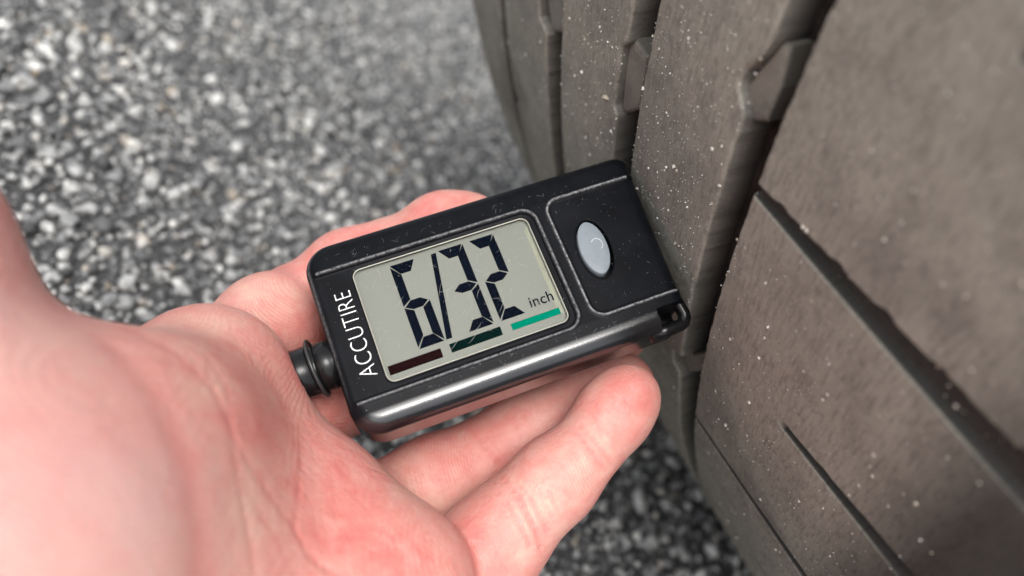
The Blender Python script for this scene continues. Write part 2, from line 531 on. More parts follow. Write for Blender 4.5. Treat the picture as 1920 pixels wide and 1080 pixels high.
# wear bars standing in the grooves
def wear_bar(poly, drop, mat):
    poly = np.array(poly, float); cen = poly.mean(0)
    rings = []
    for inset, dr in ((0.0, 0.0060), (0.0, drop + 0.00045), (0.10, drop + 0.0001), (0.22, drop)):
        q = poly + (cen - poly) * inset
        # densify the outline so it bends with the tyre
        w = q[:, 1] * 0.001
        rings.append(tp(q[:, 0], w, prof(w) - dr))
    n = len(poly); V = np.concatenate(rings) - OFF
    F = []
    for a in range(3):
        for b in range(n):
            F.append((a * n + b, a * n + (b + 1) % n, (a + 1) * n + (b + 1) % n, (a + 1) * n + b))
    me = bpy.data.meshes.new('wear_bar')
    me.from_pydata(V.tolist(), [], F + [tuple(range(3 * n, 4 * n))])
    bmx = bmesh.new(); bmx.from_mesh(me); bmesh.ops.recalc_face_normals(bmx, faces=bmx.faces); bmx.to_mesh(me); bmx.free()
    fattr(me, 'bare', np.concatenate([np.full(2 * n, 0.65), np.full(2 * n, 0.28)]))
    return put('wear_bar', me, mat, tyre)
wear_bar([(211.75, 20.4), (211.65, 25.2), (211.95, 26.8), (213.2, 26.9), (214.5, 26.2), (214.55, 25.0), (213.75, 20.2)], 0.0016, M_DUST)
wear_bar([(212.6, 53.6), (212.8, 63.5), (213.3, 65.8), (214.4, 65.2), (215.3, 62.0), (214.5, 53.6)], 0.0018, M_DUST)
wear_bar([(208.2, -10.2), (208.25, -8.8), (209.2, -6.4), (210.05, -4.7), (210.4, -5.4), (210.5, -8.4), (210.2, -11.0), (209.2, -11.2)], 0.0016, M_DUST)
wear_bar([(219.9, -13.6), (221.4, -8.6), (221.6, -5.8), (222.6, -5.2), (222.8, -8.4), (221.2, -13.8)], 0.0022, M_DUST)
wear_bar([(221.7, 92.8), (221.8, 90.0), (222.5, 89.8), (222.6, 93.0)], 0.0030, M_RUB)

# grit and sand grains stuck to the tread
k = Mat('sand_grain')
c = k.ramp(k.attr('shade'), [(0, (0.42, 0.37, 0.29)), (0.5, (0.66, 0.62, 0.55)), (1, (0.85, 0.84, 0.80))])
k.link(c, k.b.inputs['Base Color']); k.set(Roughness=0.35)
n = 5200
th = rng.uniform(201, 238, n); w = rng.uniform(-0.0640, 0.1290, n)
extra = 1500
th = np.concatenate([th, rng.normal(214, 6.5, extra)]); w = np.concatenate([w, rng.uniform(-0.006, 0.052, extra)])
edge = 170                                                    # grains caught along the groove edges
th = np.concatenate([th, rng.uniform(203, 226, edge)]); w = np.concatenate([w, rng.choice([-0.0078, 0.0175, 0.0258, 0.0523, 0.0618, -0.0154], edge) + rng.normal(0, 0.0002, edge)])
ok = np.ones(len(w), bool)
for a, b in ((-0.0148, -0.0083), (0.0180, 0.0253), (0.0528, 0.0613), (0.0915, 0.0968)):
    ok &= ~((w > a) & (w < b))
th, w = th[ok], w[ok]
size = 0.000062 * np.exp(np.abs(rng.normal(0, 0.62, len(w))))
big = rng.random(len(w)) < 0.016
size = np.where(big, rng.uniform(0.0002, 0.00045, len(w)), size)
dense_fine = rng.random(len(w))
octa = np.array([(1, 0, 0), (-1, 0, 0), (0, 1, 0), (0, -1, 0), (0, 0, 1), (0, 0, -1)], float)
octf = np.array([(0, 2, 4), (2, 1, 4), (1, 3, 4), (3, 0, 4), (2, 0, 5), (1, 2, 5), (3, 1, 5), (0, 3, 5)])
C = tp(th, w, prof(w) - sipe_depth(th, w) * (w < -0.0148)) - OFF
jit = rng.uniform(0.6, 1.4, (len(w), 6, 1))
V = C[:, None, :] + np.einsum('nij,vj->nvi', rotz_tilt(len(w), rng), octa) * size[:, None, None] * jit
F = (octf[None] + (np.arange(len(w)) * 6)[:, None, None]).reshape(-1, 3)
me = mesh_np('grit', V.reshape(-1, 3), F, smooth=False)
fattr(me, 'shade', np.repeat(rng.random(len(w)), 6))
go = put('grit', me, k.m, tyre); go['kind'] = 'stuff'

# ------------------------------------------------------------------ gauge (local axes in mm: x towards the tyre, y across, z out of the face)
P0 = np.array([0.027437670706578106, 0.008664527591550982, -0.13345683031679592])
XG = np.array([0.9278072756228966, 0.3108265431247728, -0.20630201014610106])
YG = np.array([-0.3643243455591851, 0.8739006145273186, -0.32181592123704256])
NG = np.array([0.08025852312427476, 0.3737439979690358, 0.9240530252361234])
GR = M @ np.stack([XG, YG, NG], 1)
gm = Matrix(GR.tolist()).to_4x4(); gm.translation = Vector(cam2world(P0))
gauge = empty('tyre_gauge', mat=gm)
gauge['label'] = 'black plastic digital tread depth gauge showing 6/32 inch, held against the tyre'
gauge['category'] = 'tyre gauge'

def sd_rrect(X, Y, x0, x1, y0, y1, r):
    qx = np.abs(X - (x0 + x1) / 2) - (x1 - x0) / 2 + r
    qy = np.abs(Y - (y0 + y1) / 2) - (y1 - y0) / 2 + r
    return np.hypot(np.maximum(qx, 0), np.maximum(qy, 0)) + np.minimum(np.maximum(qx, qy), 0) - r

GX0, GX1, GY0, GY1, GT = -61.7, -0.1, -15.2, 19.9, 12.6
def gauge_base(X, Y, Z, grow=0.0):
    Xs = X + 0.075 * (2.1 - Y) * np.clip((X + 14) / 14, 0, 1)          # the tyre end is cut a little aslant
    d2 = sd_rrect(Xs, Y, GX0 - grow, GX1 + grow, GY0 - grow, GY1 + grow, np.where(X < -30, 5.2, 2.9))
    rE = 2.6
    cz, hz = -GT / 2, GT / 2 + grow
    ym = np.abs(Y - 2.1) - 11.9
    flank = 0.085 * np.maximum(0, ym) + 0.03 * np.maximum(0, ym - 2.6) ** 2
    Zs = np.where(Z > cz, Z + flank, Z)
    qx = d2 + rE; qz = np.abs(Zs - cz) - hz + rE
    return np.hypot(np.maximum(qx, 0), np.maximum(qz, 0)) + np.minimum(np.maximum(qx, qz), 0) - rE
h = 0.2
gx = np.arange(-63, 2.6, h); gy = np.arange(-16.6, 20.8, h); gz = np.arange(-13.6, 1.2, h)
X, Y, Z = np.meshgrid(gx, gy, gz, indexing='ij', sparse=True)
X2, Y2 = X[:, :, 0], Y[:, :, 0]
p1 = sd_rrect(X2, Y2, -75, -20.4, -9.65, 13.95, 2.6)
p2 = sd_rrect(X2, Y2, -17.9, 20, -9.35, 14.15, 2.6)
relief = -0.62 * (1 - sstep(p1, -0.42, 0.0)) - 0.34 * (1 - sstep(p2, -0.42, 0.0))
relief += 0.22 * np.exp(-((p1 - 0.18) / 0.24) ** 2) + 0.26 * np.exp(-((p2 - 0.12) / 0.25) ** 2)
relief *= sstep(X2, -61.4, -59.3)
F = gauge_base(X, Y, Z - np.where(Z > -5, relief[:, :, None], 0)).astype(np.float32)
win = sd_rrect(X2, Y2, -54.35, -21.75, -8.2, 12.95, 1.5)
F = np.maximum(F, -np.maximum(win[:, :, None], -(Z + 1.9)))
bc, ba = np.array([-12.85, 2.75]), math.radians(5)
def btn_sd(Xa, Ya, a, b):
    u = (Xa - bc[0] - 0.3) * math.cos(ba) - (Ya - bc[1] + 0.05) * math.sin(ba)
    v = (Xa - bc[0] - 0.3) * math.sin(ba) + (Ya - bc[1] + 0.05) * math.cos(ba)
    return (np.sqrt((u / a) ** 2 + np.abs(v / b) ** 2.0) - 1) * min(a, b)
hole = btn_sd(X2, Y2, 3.1, 5.75)
F = np.maximum(F, -np.maximum(hole[:, :, None], -(Z + 2.4)))
lip = np.exp(-((hole - 0.25) / 0.3) ** 2) * 0.0
notchd = np.maximum(np.maximum(-(X + 6.9) + 0.0 * Y, Y + 11.5), -(Z + 9.4))
F = np.maximum(F, -notchd)
V, Q = surface_nets(F, (gx[0], gy[0], gz[0]), h)
k = Mat('black_plastic')
fine = k.noise(5200, 2); big = k.noise(160, 4)
sep = k.n.new('ShaderNodeSeparateXYZ'); k.link(k.co, sep.inputs[0])
side = k.ramp(k.math('MULTIPLY_ADD', sep.outputs['Y'], -500.0, -5.85), [(0.0, 0.0), (0.6, 1.0)])      # the long side is polished by handling
basec = k.mix(k.ramp(big, [(0.35, 0), (0.7, 1)]), (0.0038, 0.0043, 0.0056), (0.0072, 0.008, 0.0102))
worn = k.math('MULTIPLY', k.attr('wear_or_glint'), k.ramp(k.noise(1900, 3, 0.7), [(0.34, 0.15), (0.56, 1.0)]))  # pale edge tone: ridge highlights put into the colour, broken up like wear
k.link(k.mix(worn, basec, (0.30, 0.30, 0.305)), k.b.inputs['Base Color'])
k.link(k.math('MULTIPLY_ADD', side, 0.89, 0.06), k.b.inputs['Specular IOR Level'])
k.link(k.math('MULTIPLY_ADD', side, -0.23, 0.36), k.b.inputs['Roughness'])
k.bump(fine, 0.16, 0.0001)
M_BLK = k.m
k = flat_mat('glossy_black_plastic', (0.006, 0.006, 0.0065), 0.22, 0.3); k.bump(k.noise(2500, 2), 0.12, 0.0001); M_GLOSS = k.m
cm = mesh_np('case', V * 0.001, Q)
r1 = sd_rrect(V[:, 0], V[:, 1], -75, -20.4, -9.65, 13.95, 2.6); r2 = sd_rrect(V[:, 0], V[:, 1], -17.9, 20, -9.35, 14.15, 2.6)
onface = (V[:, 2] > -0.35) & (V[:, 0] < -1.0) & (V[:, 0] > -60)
wr = np.maximum(0.62 * np.exp(-((r1 - 0.14) / 0.20) ** 2), 0.9 * np.exp(-((r2 - 0.08) / 0.20) ** 2)) * onface  # bright ridge lines round both pockets: painted highlight along with edge wear
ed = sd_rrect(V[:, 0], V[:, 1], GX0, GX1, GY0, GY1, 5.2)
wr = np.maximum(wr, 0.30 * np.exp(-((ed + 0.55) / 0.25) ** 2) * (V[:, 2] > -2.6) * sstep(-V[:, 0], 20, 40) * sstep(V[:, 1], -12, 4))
fattr(cm, 'wear_or_glint', wr)
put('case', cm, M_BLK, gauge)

def mm(o_name, V, F, mat, parent, smooth=True):
    return put(o_name, mesh_np(o_name, np.asarray(V) * 0.001, F, smooth), mat, parent)

def prism(name, poly, z0, z1, mat, parent, bev=0.0):
    poly = np.asarray(poly, float); n = len(poly)
    area = 0.5 * np.sum(poly[:, 0] * np.roll(poly[:, 1], -1) - np.roll(poly[:, 0], -1) * poly[:, 1])
    if area < 0: poly = poly[::-1]
    cen = poly.mean(0)
    rings = [np.c_[poly, np.full(n, z0)]]
    if bev:
        rings.append(np.c_[poly, np.full(n, z1 - bev)])
        for f, q in ((0.35, 0.35), (1.0, 0.0)):
            d = poly - cen; L = np.linalg.norm(d, axis=1, keepdims=True)
            rings.append(np.c_[cen + d * (1 - bev * f / L), np.full(n, z1 - bev * q)])
    else:
        rings.append(np.c_[poly, np.full(n, z1)])
    V = np.concatenate(rings); m = len(rings); F = []
    for a in range(m - 1):
        for b in range(n): F.append((a * n + b, a * n + (b + 1) % n, (a + 1) * n + (b + 1) % n, (a + 1) * n + b))
    me = bpy.data.meshes.new(name)
    me.from_pydata((V * 0.001).tolist(), [], F + [tuple(range((m - 1) * n, m * n)), tuple(range(n))[::-1]])
    return put(name, me, mat, parent)

def rrect_poly(x0, x1, y0, y1, r, seg=6):
    pts = []
    for cx, cy, a0 in ((x1 - r, y1 - r, 0), (x0 + r, y1 - r, 90), (x0 + r, y0 + r, 180), (x1 - r, y0 + r, 270)):
        for i in range(seg + 1):
            a = math.radians(a0 + 90 * i / seg); pts.append((cx + r * math.cos(a), cy + r * math.sin(a)))
    return np.array(pts)

# display
k = Mat('lcd_glass')
n1 = k.noise(2600, 3, 0.7); n2 = k.noise(90, 3)
c = k.mix(n1, (0.157, 0.157, 0.147), (0.203, 0.203, 0.191))
c = k.mix(k.ramp(n2, [(0.3, 0.0), (0.7, 0.35)]), c, (0.185, 0.186, 0.172))
k.link(c, k.b.inputs['Base Color']); k.set(Roughness=0.45, Specular_IOR_Level=0.3)
screen = prism('screen', rrect_poly(-54.3, -21.8, -8.15, 12.9, 1.4), -1.9, -1.40, k.m, gauge)
M_SEG = flat_mat('lcd_segment_ink', (0.003, 0.0045, 0.010), 0.35, 0.0).m
M_MAROON = flat_mat('maroon_ink', (0.010, 0.003, 0.004), 0.4, 0.0).m
M_DKGREEN = flat_mat('dark_green_ink', (0.001, 0.008, 0.008), 0.4, 0.0).m
M_GREEN = flat_mat('green_ink', (0.0, 0.16, 0.108), 0.45, 0.0).m
def digit_segments(x, which):
    """one digit of the display; x is its left edge"""
    w = 4.5; t, m_, b = 11.8, 3.85, -4.0
    S = {'a': [(x + .05, t + .1), (x + w - .12, t + .1), (x + w - 1.28, t - 1.85), (x + 1.4, t - 1.85)],
         'f': [(x - .05, t - .2), (x + 1.45, t - 2.05), (x + 1.45, m_ + 1.1), (x - .05, m_ + .15)],
         'b': [(x + w + .06, t), (x + w + .06, m_ + .22), (x + w - 1.45, m_ + 1.12), (x + w - 1.45, t - 1.95)],
         'g': [(x + .2, m_ - .1), (x + 1.4, m_ + .85), (x + w - 1.4, m_ + .85), (x + w - .25, m_ + .05), (x + w - 1.4, m_ - .8), (x + 1.4, m_ - .8)],
         'e': [(x - .05, m_ - .22), (x + 1.45, m_ - 1.1), (x + 1.45, b + 2.1), (x - .05, b + .25)],
         'c': [(x + w + .05, m_ - .12), (x + w + .05, b + .2), (x + w - 1.45, b + 1.95), (x + w - 1.45, m_ - 1.05)],
         'd': [(x + .05, b - .05), (x + 1.36, b + 1.75), (x + w - 1.36, b + 1.75), (x + w - .1, b - .05)]}
    for s_ in which: prism('segment', S[s_], -1.41, -1.30, M_SEG, screen)
digit_segments(-47.75, 'afgecd')
digit_segments(-38.9, 'abgcd')
digit_segments(-33.05, 'abged')
prism('slash', [(-40.26, 11.7), (-39.34, 11.73), (-41.9, -4.03), (-42.93, -3.99)], -1.41, -1.30, M_SEG, screen)
prism('status_bar', [(-53.62, -5.13), (-44.42, -5.1), (-44.42, -6.7), (-53.62, -6.72)], -1.41, -1.30, M_MAROON, screen)
prism('status_bar', [(-42.81, -4.95), (-33.6, -4.9), (-33.64, -6.45), (-42.8, -6.5)], -1.41, -1.30, M_DKGREEN, screen)
prism('status_bar', [(-31.74, -5.13), (-22.72, -5.13), (-22.75, -6.31), (-31.74, -6.31)], -1.41, -1.30, M_GREEN, screen)

def text_obj(name, body, origin, xdir, ydir, length, height, mat, parent, z, bold=0.0, depth=0.02):
    cu = bpy.data.curves.new(name, 'FONT'); cu.body = body; cu.size = 1.0
    cu.resolution_u = 4; cu.offset = bold; cu.space_character = 1.02
    tmp = bpy.data.objects.new(name, cu); col.objects.link(tmp)
    dg = bpy.context.evaluated_depsgraph_get()
    me = bpy.data.meshes.new_from_object(tmp.evaluated_get(dg))
    bpy.data.objects.remove(tmp)
    co = np.array([v.co[:] for v in me.vertices])
    lo, hi = co.min(0), co.max(0)
    s = (co - lo) / np.maximum(hi - lo, 1e-6)
    xd, yd = np.array(xdir, float), np.array(ydir, float)
    xy = np.array(origin) + s[:, :1] * length * xd + s[:, 1:2] * height * yd
    for v, q in zip(me.vertices, xy): v.co = (q[0] * .001, q[1] * .001, z * .001)
    me.name = name
    me.materials.clear()
    return put(name, me, mat, parent)
text_obj('unit_text', 'inch', (-27.25, -3.6), (1, 0), (0.03, 1), 4.35, 2.0, M_SEG, screen, -1.30, 0.004)
k = Mat('worn_white_print')
wearf = k.ramp(k.noise(3300, 3, 0.7), [(0.36, 0.0), (0.44, 1.0)])
k.link(k.mix(wearf, (0.05, 0.05, 0.055), (0.82, 0.82, 0.82)), k.b.inputs['Base Color']); k.set(Roughness=0.5)
text_obj('maker_name', 'ACCUTIRE', (-55.5, -6.0), (0, 1), (-1, 0), 15.7, 2.75, k.m, gauge, -0.585, -0.021)

# clear lens over the display with its rounded rim
k = Mat('clear_lens')
gl = k.n.new('ShaderNodeBsdfGlossy'); gl.inputs['Roughness'].default_value = 0.12
tr = k.n.new('ShaderNodeBsdfTransparent'); tr.inputs['Color'].default_value = (0.97, 0.98, 0.96, 1)
fr = k.n.new('ShaderNodeFresnel'); fr.inputs['IOR'].default_value = 1.45
ms = k.n.new('ShaderNodeMixShader')
k.link(k.math('MULTIPLY', fr.outputs[0], 0.018), ms.inputs[0]); k.link(tr.outputs[0], ms.inputs[1]); k.link(gl.outputs[0], ms.inputs[2])
k.link(ms.outputs[0], k.n['Material Output'].inputs['Surface'])
prism('lens', rrect_poly(-54.15, -21.95, -8.0, 12.75, 1.3), -0.78, -0.62, k.m, gauge)
k = flat_mat('clear_plastic_edge', (0.30, 0.30, 0.25), 0.15); M_RIM = k.m
rp = rrect_poly(-54.22, -21.88, -8.07, 12.82, 1.4, 8)
V, F_ = tube(np.c_[rp, np.full(len(rp), -0.66)], 0.13, 8, True); mm('lens_rim', V, F_, M_RIM, gauge)
k = flat_mat('cream_plastic_edge', (0.22, 0.215, 0.17), 0.3)
prism('lens_edge', [(-23.1, -6.0), (-22.05, -6.6), (-22.05, 11.5), (-22.9, 10.6)], -1.395, -1.36, k.m, gauge)
# scratches in the lens and case
def scratches(name, n, box, z, lmax, mat, parent, wid, seed, curve=0.5):
    r = np.random.default_rng(seed); V = []; F = []
    for _ in range(n):
        x, y = r.uniform(box[0], box[1]), r.uniform(box[2], box[3]); a = r.normal(0.9, 0.8); L = lmax * r.random() ** 2.2 + 0.15
        cv = r.normal(0, curve); wd = wid * r.uniform(0.5, 1.3); m = 6; b0 = len(V)
        for i in range(m + 1):
            s_ = i / m - 0.5
            aa = a + cv * s_
            px_, py_ = x + L * s_ * math.cos(aa), y + L * s_ * math.sin(aa)
            ww = wd * (1 - (2 * s_) ** 2) + 0.004
            zz = z(px_, py_) if callable(z) else z
            V += [(px_ - ww * math.sin(aa), py_ + ww * math.cos(aa), zz), (px_ + ww * math.sin(aa), py_ - ww * math.cos(aa), zz)]
        for i in range(m): F.append((b0 + 2 * i, b0 + 2 * i + 1, b0 + 2 * i + 3, b0 + 2 * i + 2))
    o = mm(name, V, [np.array(F)[:, ::-1]], mat, parent, False); o['kind'] = 'stuff'; return o
M_SCR = flat_mat('scratch_white', (0.30, 0.30, 0.28), 0.5).m
scratches('scratch', 55, (-53.5, -22.5, -7.3, 12.2), -0.607, 3.4, M_SCR, gauge, 0.017, 3)
M_SCR2 = flat_mat('scratch_grey', (0.11, 0.11, 0.118), 0.5).m
scratches('scuff', 55, (-16.5, -3.0, -8.0, 13.2), -0.325, 0.9, M_SCR2, gauge, 0.017, 5)
def flank_z(x, y):
    ym = abs(y - 2.1) - 11.9
    return -(0.085 * max(0, ym) + 0.03 * max(0, ym - 2.6) ** 2) + 0.012
scratches('scuff', 40, (-56, -6, 14.9, 16.6), flank_z, 1.4, M_SCR2, gauge, 0.017, 6)
scratches('scuff', 45, (-56, -9, -12.4, -10.4), flank_z, 1.2, M_SCR2, gauge, 0.017, 8)
# dust specks
n = 150
V = []; F = []
r = np.random.default_rng(11)
for i in range(n):
    x, y = r.uniform(-60, -2), r.uniform(-12.0, 16.5)
    if -54.3 < x < -21.8 and -8.1 < y < 12.9: z = -0.61
    elif x > -17.4 and -9 < y < 13.7: z = -0.33
    elif x < -20.9 and -9.2 < y < 13.5: z = -0.61
    else: z = flank_z(x, y)
    s_ = 0.028 * math.exp(abs(r.normal(0, 0.5)))
    b0 = len(V)
    V += [(x + s_ * a, y + s_ * b, z + s_ * c_) for a, b, c_ in octa]
    F += [tuple(b0 + q for q in f) for f in octf]
o = mm('dust', V, [np.array(F)], flat_mat('pale_dust', (0.5, 0.49, 0.46), 0.8).m, gauge, False); o['kind'] = 'stuff'

# button
k = flat_mat('blue_grey_button', (0.19, 0.218, 0.24), 0.4, 0.2); M_BTN = k.m
nb = 64
ang = np.linspace(0, 2 * np.pi, nb, endpoint=False)
def btn_pts(a, b, z):
    # pointed oval
    u = a * np.sign(np.cos(ang)) * np.abs(np.cos(ang)) ** 1.04; v = b * np.sin(ang)
    return np.c_[bc[0] + u * math.cos(ba) + v * math.sin(ba), bc[1] - u * math.sin(ba) + v * math.cos(ba), np.full(nb, z)]
rings = [btn_pts(2.6, 5.2, -2.3), btn_pts(2.6, 5.2, 0.22), btn_pts(2.55, 5.13, 0.34), btn_pts(2.42, 4.95, 0.41), btn_pts(1.5, 3.4, 0.44), btn_pts(0.7, 1.7, 0.455)]
V = np.concatenate(rings + [[(bc[0], bc[1], 0.46)]]); F = []
for a in range(5):
    for b in range(nb): F.append((a * nb + b, a * nb + (b + 1) % nb, (a + 1) * nb + (b + 1) % nb, (a + 1) * nb + b))
T3 = [(5 * nb + b, 5 * nb + (b + 1) % nb, 6 * nb) for b in range(nb)]
button = mm('button', V, [np.array(F), np.array(T3)], M_BTN, gauge)
M_ICON = flat_mat('raised_button_mark', (0.36, 0.40, 0.43), 0.12).m
arc = [(bc[0] + 0.75 + 1.0 * math.cos(a), bc[1] + 0.35 + 1.15 * math.sin(a), 0.45) for a in np.linspace(math.radians(150), math.radians(-70), 14)]
V, F_ = tube(arc, 0.15, 8); mm('power_mark', V, F_, M_ICON, button)
# raised ring round the button hole
ring = [(bc[0] + 0.3 + 3.18 * math.cos(a) * math.cos(ba) + 5.85 * math.sin(a) * math.sin(ba), bc[1] - 3.18 * math.cos(a) * math.sin(ba) + 5.85 * math.sin(a) * math.cos(ba), -0.34) for a in np.linspace(0, 2 * math.pi, 72, endpoint=False)]
V, F_ = tube(ring, 0.17, 8, True); mm('button_collar', V, F_, M_BLK, gauge)
# lanyard loop at the corner
lp = [(-2.3, -9.6, -3.2), (-1.75, -10.4, -3.3), (-1.45, -11.4, -3.5), (-1.25, -13.1, -3.7), (-1.35, -13.7, -3.8), (-2.0, -14.6, -3.9), (-2.6, -14.85, -3.9), (-5.5, -14.9, -3.9), (-8.8, -14.9, -4.0)]
V, F_ = tube(lp, [1.3, 1.25, 1.15, 1.15, 1.15, 1.15, 1.15, 1.2, 1.3], 14); mm('lanyard_loop', V, F_, M_GLOSS, gauge)
# nozzle with its ring
def lathe_x(pr, cy, cz, seg=48):
    V = []; F = []
    for x, r_ in pr:
        for k_ in range(seg):
            a = 2 * math.pi * k_ / seg; V.append((x, cy + r_ * math.cos(a), cz + r_ * math.sin(a)))
    for a in range(len(pr) - 1):
        for b in range(seg): F.append((a * seg + b, (a + 1) * seg + b, (a + 1) * seg + (b + 1) % seg, a * seg + (b + 1) % seg))
    return np.array(V), [np.array(F)[:, ::-1]]
V, F_ = lathe_x([(-59, 4.2), (-61.8, 4.15), (-62.2, 4.35), (-64.3, 4.38), (-64.5, 4.2), (-65.0, 4.2), (-65.2, 4.4), (-70.3, 4.4), (-70.7, 3.9), (-70.7, 2.2), (-68, 2.0), (-68, 0.0)], 0.05, -6.2)
mm('nozzle', V, F_, M_GLOSS, gauge)
ring = [(-64.75 - 0.5 * math.sin(a) - 0.25 * math.cos(a), 0.15 + 4.95 * math.cos(a), -6.2 + 4.95 * math.sin(a)) for a in np.linspace(0, 2 * math.pi, 64, endpoint=False)]
V, F_ = tube(ring, 0.33, 10, True)
mm('nozzle_ring', V, F_, flat_mat('rubber_ring', (0.03, 0.03, 0.03), 0.3).m, gauge)

# ------------------------------------------------------------------ hand (one continuous skin, grown from a signed distance field in camera axes, mm)
H = 0.8
blo, bhi = np.array([-150., -165., -178.]), np.array([34., 84., 42.])
ax = [np.arange(blo[i], bhi[i], H).astype(np.float32) for i in range(3)]
dims = tuple(len(a) for a in ax)
BIG = np.float32(60)
def box_slices(lo, hi):
    return tuple(slice(max(0, int((lo[i] - blo[i]) / H)), min(dims[i], int((hi[i] - blo[i]) / H) + 2)) for i in range(3))
def grid(sl):
    return np.meshgrid(ax[0][sl[0]], ax[1][sl[1]], ax[2][sl[2]], indexing='ij', sparse=True)
def smin(a, b, k_):
    hh = np.clip(0.5 + 0.5 * (b - a) / k_, 0, 1)
    return b + (a - b) * hh - k_ * hh * (1 - hh)
def cone(Fd, a, b, ra, rb, k_=5.0):
    a, b = np.asarray(a, float), np.asarray(b, float); m = max(ra, rb) + 16
    sl = box_slices(np.minimum(a, b) - m, np.maximum(a, b) + m)
    X, Y, Z = grid(sl)
    ba_ = b - a; L2 = max(ba_ @ ba_, 1e-9)
    t = np.clip(((X - a[0]) * ba_[0] + (Y - a[1]) * ba_[1] + (Z - a[2]) * ba_[2]) / L2, 0, 1)
    d = np.sqrt((X - a[0] - t * ba_[0]) ** 2 + (Y - a[1] - t * ba_[1]) ** 2 + (Z - a[2] - t * ba_[2]) ** 2) - (ra + (rb - ra) * t)
    Fd[sl] = smin(Fd[sl], d.astype(np.float32), k_)
def ball(Fd, c_, r_, k_=5.0): cone(Fd, c_, np.asarray(c_) + 1e-3, r_, r_, k_)

palm = np.full(dims, BIG, np.float32)
hI, hM, hR, hP = U(388, 716, 119), U(400, 830, 118.5), U(562, 986, 117), U(714, 1112, 113.5)
wI, wM, wR, wP = np.array([-74, -56, -46.]), np.array([-68, -66, -44.]), np.array([-60, -76, -42.]), np.array([-52, -86, -42.])
for a, b, ra, rb in ((hI, wI, 10.6, 13.5), (hM, wM, 11.4, 15), (hR, wR, 11.4, 15), (hP, wP, 11.2, 15), (hI, hM, 10.6, 11.4), (hM, hR, 11.4, 11.4), (hR, hP, 11.4, 11.2)):
    cone(palm, a, b, ra, rb, 5)
tm, ti, tt = np.array([-70.2, 3, -76.]), np.array([-86.0, 33, -86.]), np.array([-97, 58, -82.])
cone(palm, U(330, 738, 118), U(170, 835, 104), 8.3, 8.6, 5)
cone(palm, U(385, 735, 118.5), U(262, 818, 97), 10.4, 11, 6); cone(palm, U(262, 818, 97), np.array([-54, -26, -78.]), 11, 15, 8)
cone(palm, U(412, 830, 118), U(270, 905, 96), 11, 12, 10); cone(palm, U(270, 905, 96), np.array([-50, -45, -80.]), 12, 15, 10)
cone(palm, U(562, 986, 117), U(380, 1085, 98), 11, 12, 10)          # web between thumb and forefinger
cone(palm, U(170, 835, 104), tm, 8.6, 11, 8)
cone(palm, tm, ti, 12.8, 10.6, 6); cone(palm, ti, tt, 10.4, 8.0, 4)
cone(palm, tm, np.array([-68, -48, -52.]), 13.5, 20, 10)
ball(palm, np.array([-54, -25, -78.]), 18.0, 14)
cone(palm, U(300, 900, 106), np.array([-47, -50, -88.]), 10.5, 13, 12)
cone(palm, hP, np.array([-48, -86, -50.]), 12, 17, 8)
cone(palm, np.array([-70, -62, -46.]), np.array([-98, -108, -12.]), 20, 22, 12); cone(palm, np.array([-56, -78, -44.]), np.array([-92, -120, -12.]), 18, 22, 12)
cone(palm, np.array([-98, -110, -12.]), np.array([-128, -148, 20.]), 24, 26, 12)

def finger(pts, radii, pads, kroot=4.0):
    fd = np.full(dims, BIG, np.float32)
    for i in range(len(pts) - 1): cone(fd, pts[i], pts[i + 1], radii[i], radii[i + 1], 2.0)
    for c_, r_ in pads: ball(fd, c_, r_, 4.0)
    return fd
fingers = [
    (finger([U(392, 700, 126), U(560, 575, 151), U(738, 482, 152), U(886, 428, 149)], [9.6, 8.6, 7.9, 6.9],
            [(U(505, 606, 141), 9.5), (U(655, 510, 151), 8.9), (U(832, 437, 150), 8.5)]), 2.5),
    (finger([U(450, 810, 127), U(690, 712, 154), U(900, 640, 160), U(1150, 628, 160)], [10, 9, 8.4, 7.0],
            [(U(575, 752, 147), 9.6), (U(790, 670, 157), 9.0), (U(1080, 630, 160), 8.2)]), 2.5),
    (finger([U(600, 985, 125), U(735, 952, 141), U(905, 862, 148), U(1050, 785, 151), U(1165, 722, 151)], [9.8, 9.0, 8.2, 7.7, 6.8],
            [(U(815, 905, 145), 9.0), (U(985, 815, 150), 8.5), (U(1120, 745, 152), 7.9)]), 2.5),
    (finger([U(745, 1118, 120), U(893, 1058, 126), U(978, 962, 128), U(1102, 838, 131), U(1178, 742, 133.5)], [9.2, 8.3, 7.35, 5.95, 5.75],
            [(U(925, 1018, 127), 8.4), (U(1040, 900, 129.5), 7.2), (U(1150, 775, 133), 6.4)]), 2.5)]
Fh = palm.copy()
for fd, kr in fingers:
    Fh = smin(Fh, smin(palm, fd, kr), 0.9)
# the gauge presses into the flesh
g0 = P0 * 1000
corners = np.array([g0 + XG * x + YG * y + NG * z for x in (-74, 4) for y in (-18, 22) for z in (-15, 4)])
sl = box_slices(corners.min(0) - 2, corners.max(0) + 2)
X, Y, Z = grid(sl)
dx, dy, dz = X - g0[0], Y - g0[1], Z - g0[2]
lx = dx * XG[0] + dy * XG[1] + dz * XG[2]; ly = dx * YG[0] + dy * YG[1] + dz * YG[2]; lz = dx * NG[0] + dy * NG[1] + dz * NG[2]
gd = gauge_base(lx, ly, lz, 0.0)
nz = np.maximum(np.hypot(ly - 0.05, lz + 6.2) - 4.55, np.maximum(lx + 58, -(lx + 71)))
gd = np.minimum(gd, nz) - 0.12
Fh[sl] = np.maximum(Fh[sl], -gd.astype(np.float32))
V, Q = surface_nets(Fh, blo, H)
me0 = mesh_np('hand_raw', V, Q)
tmp = bpy.data.objects.new('hand_raw', me0); col.objects.link(tmp)
md = tmp.modifiers.new('smooth', 'SMOOTH'); md.factor = 0.5; md.iterations = 2
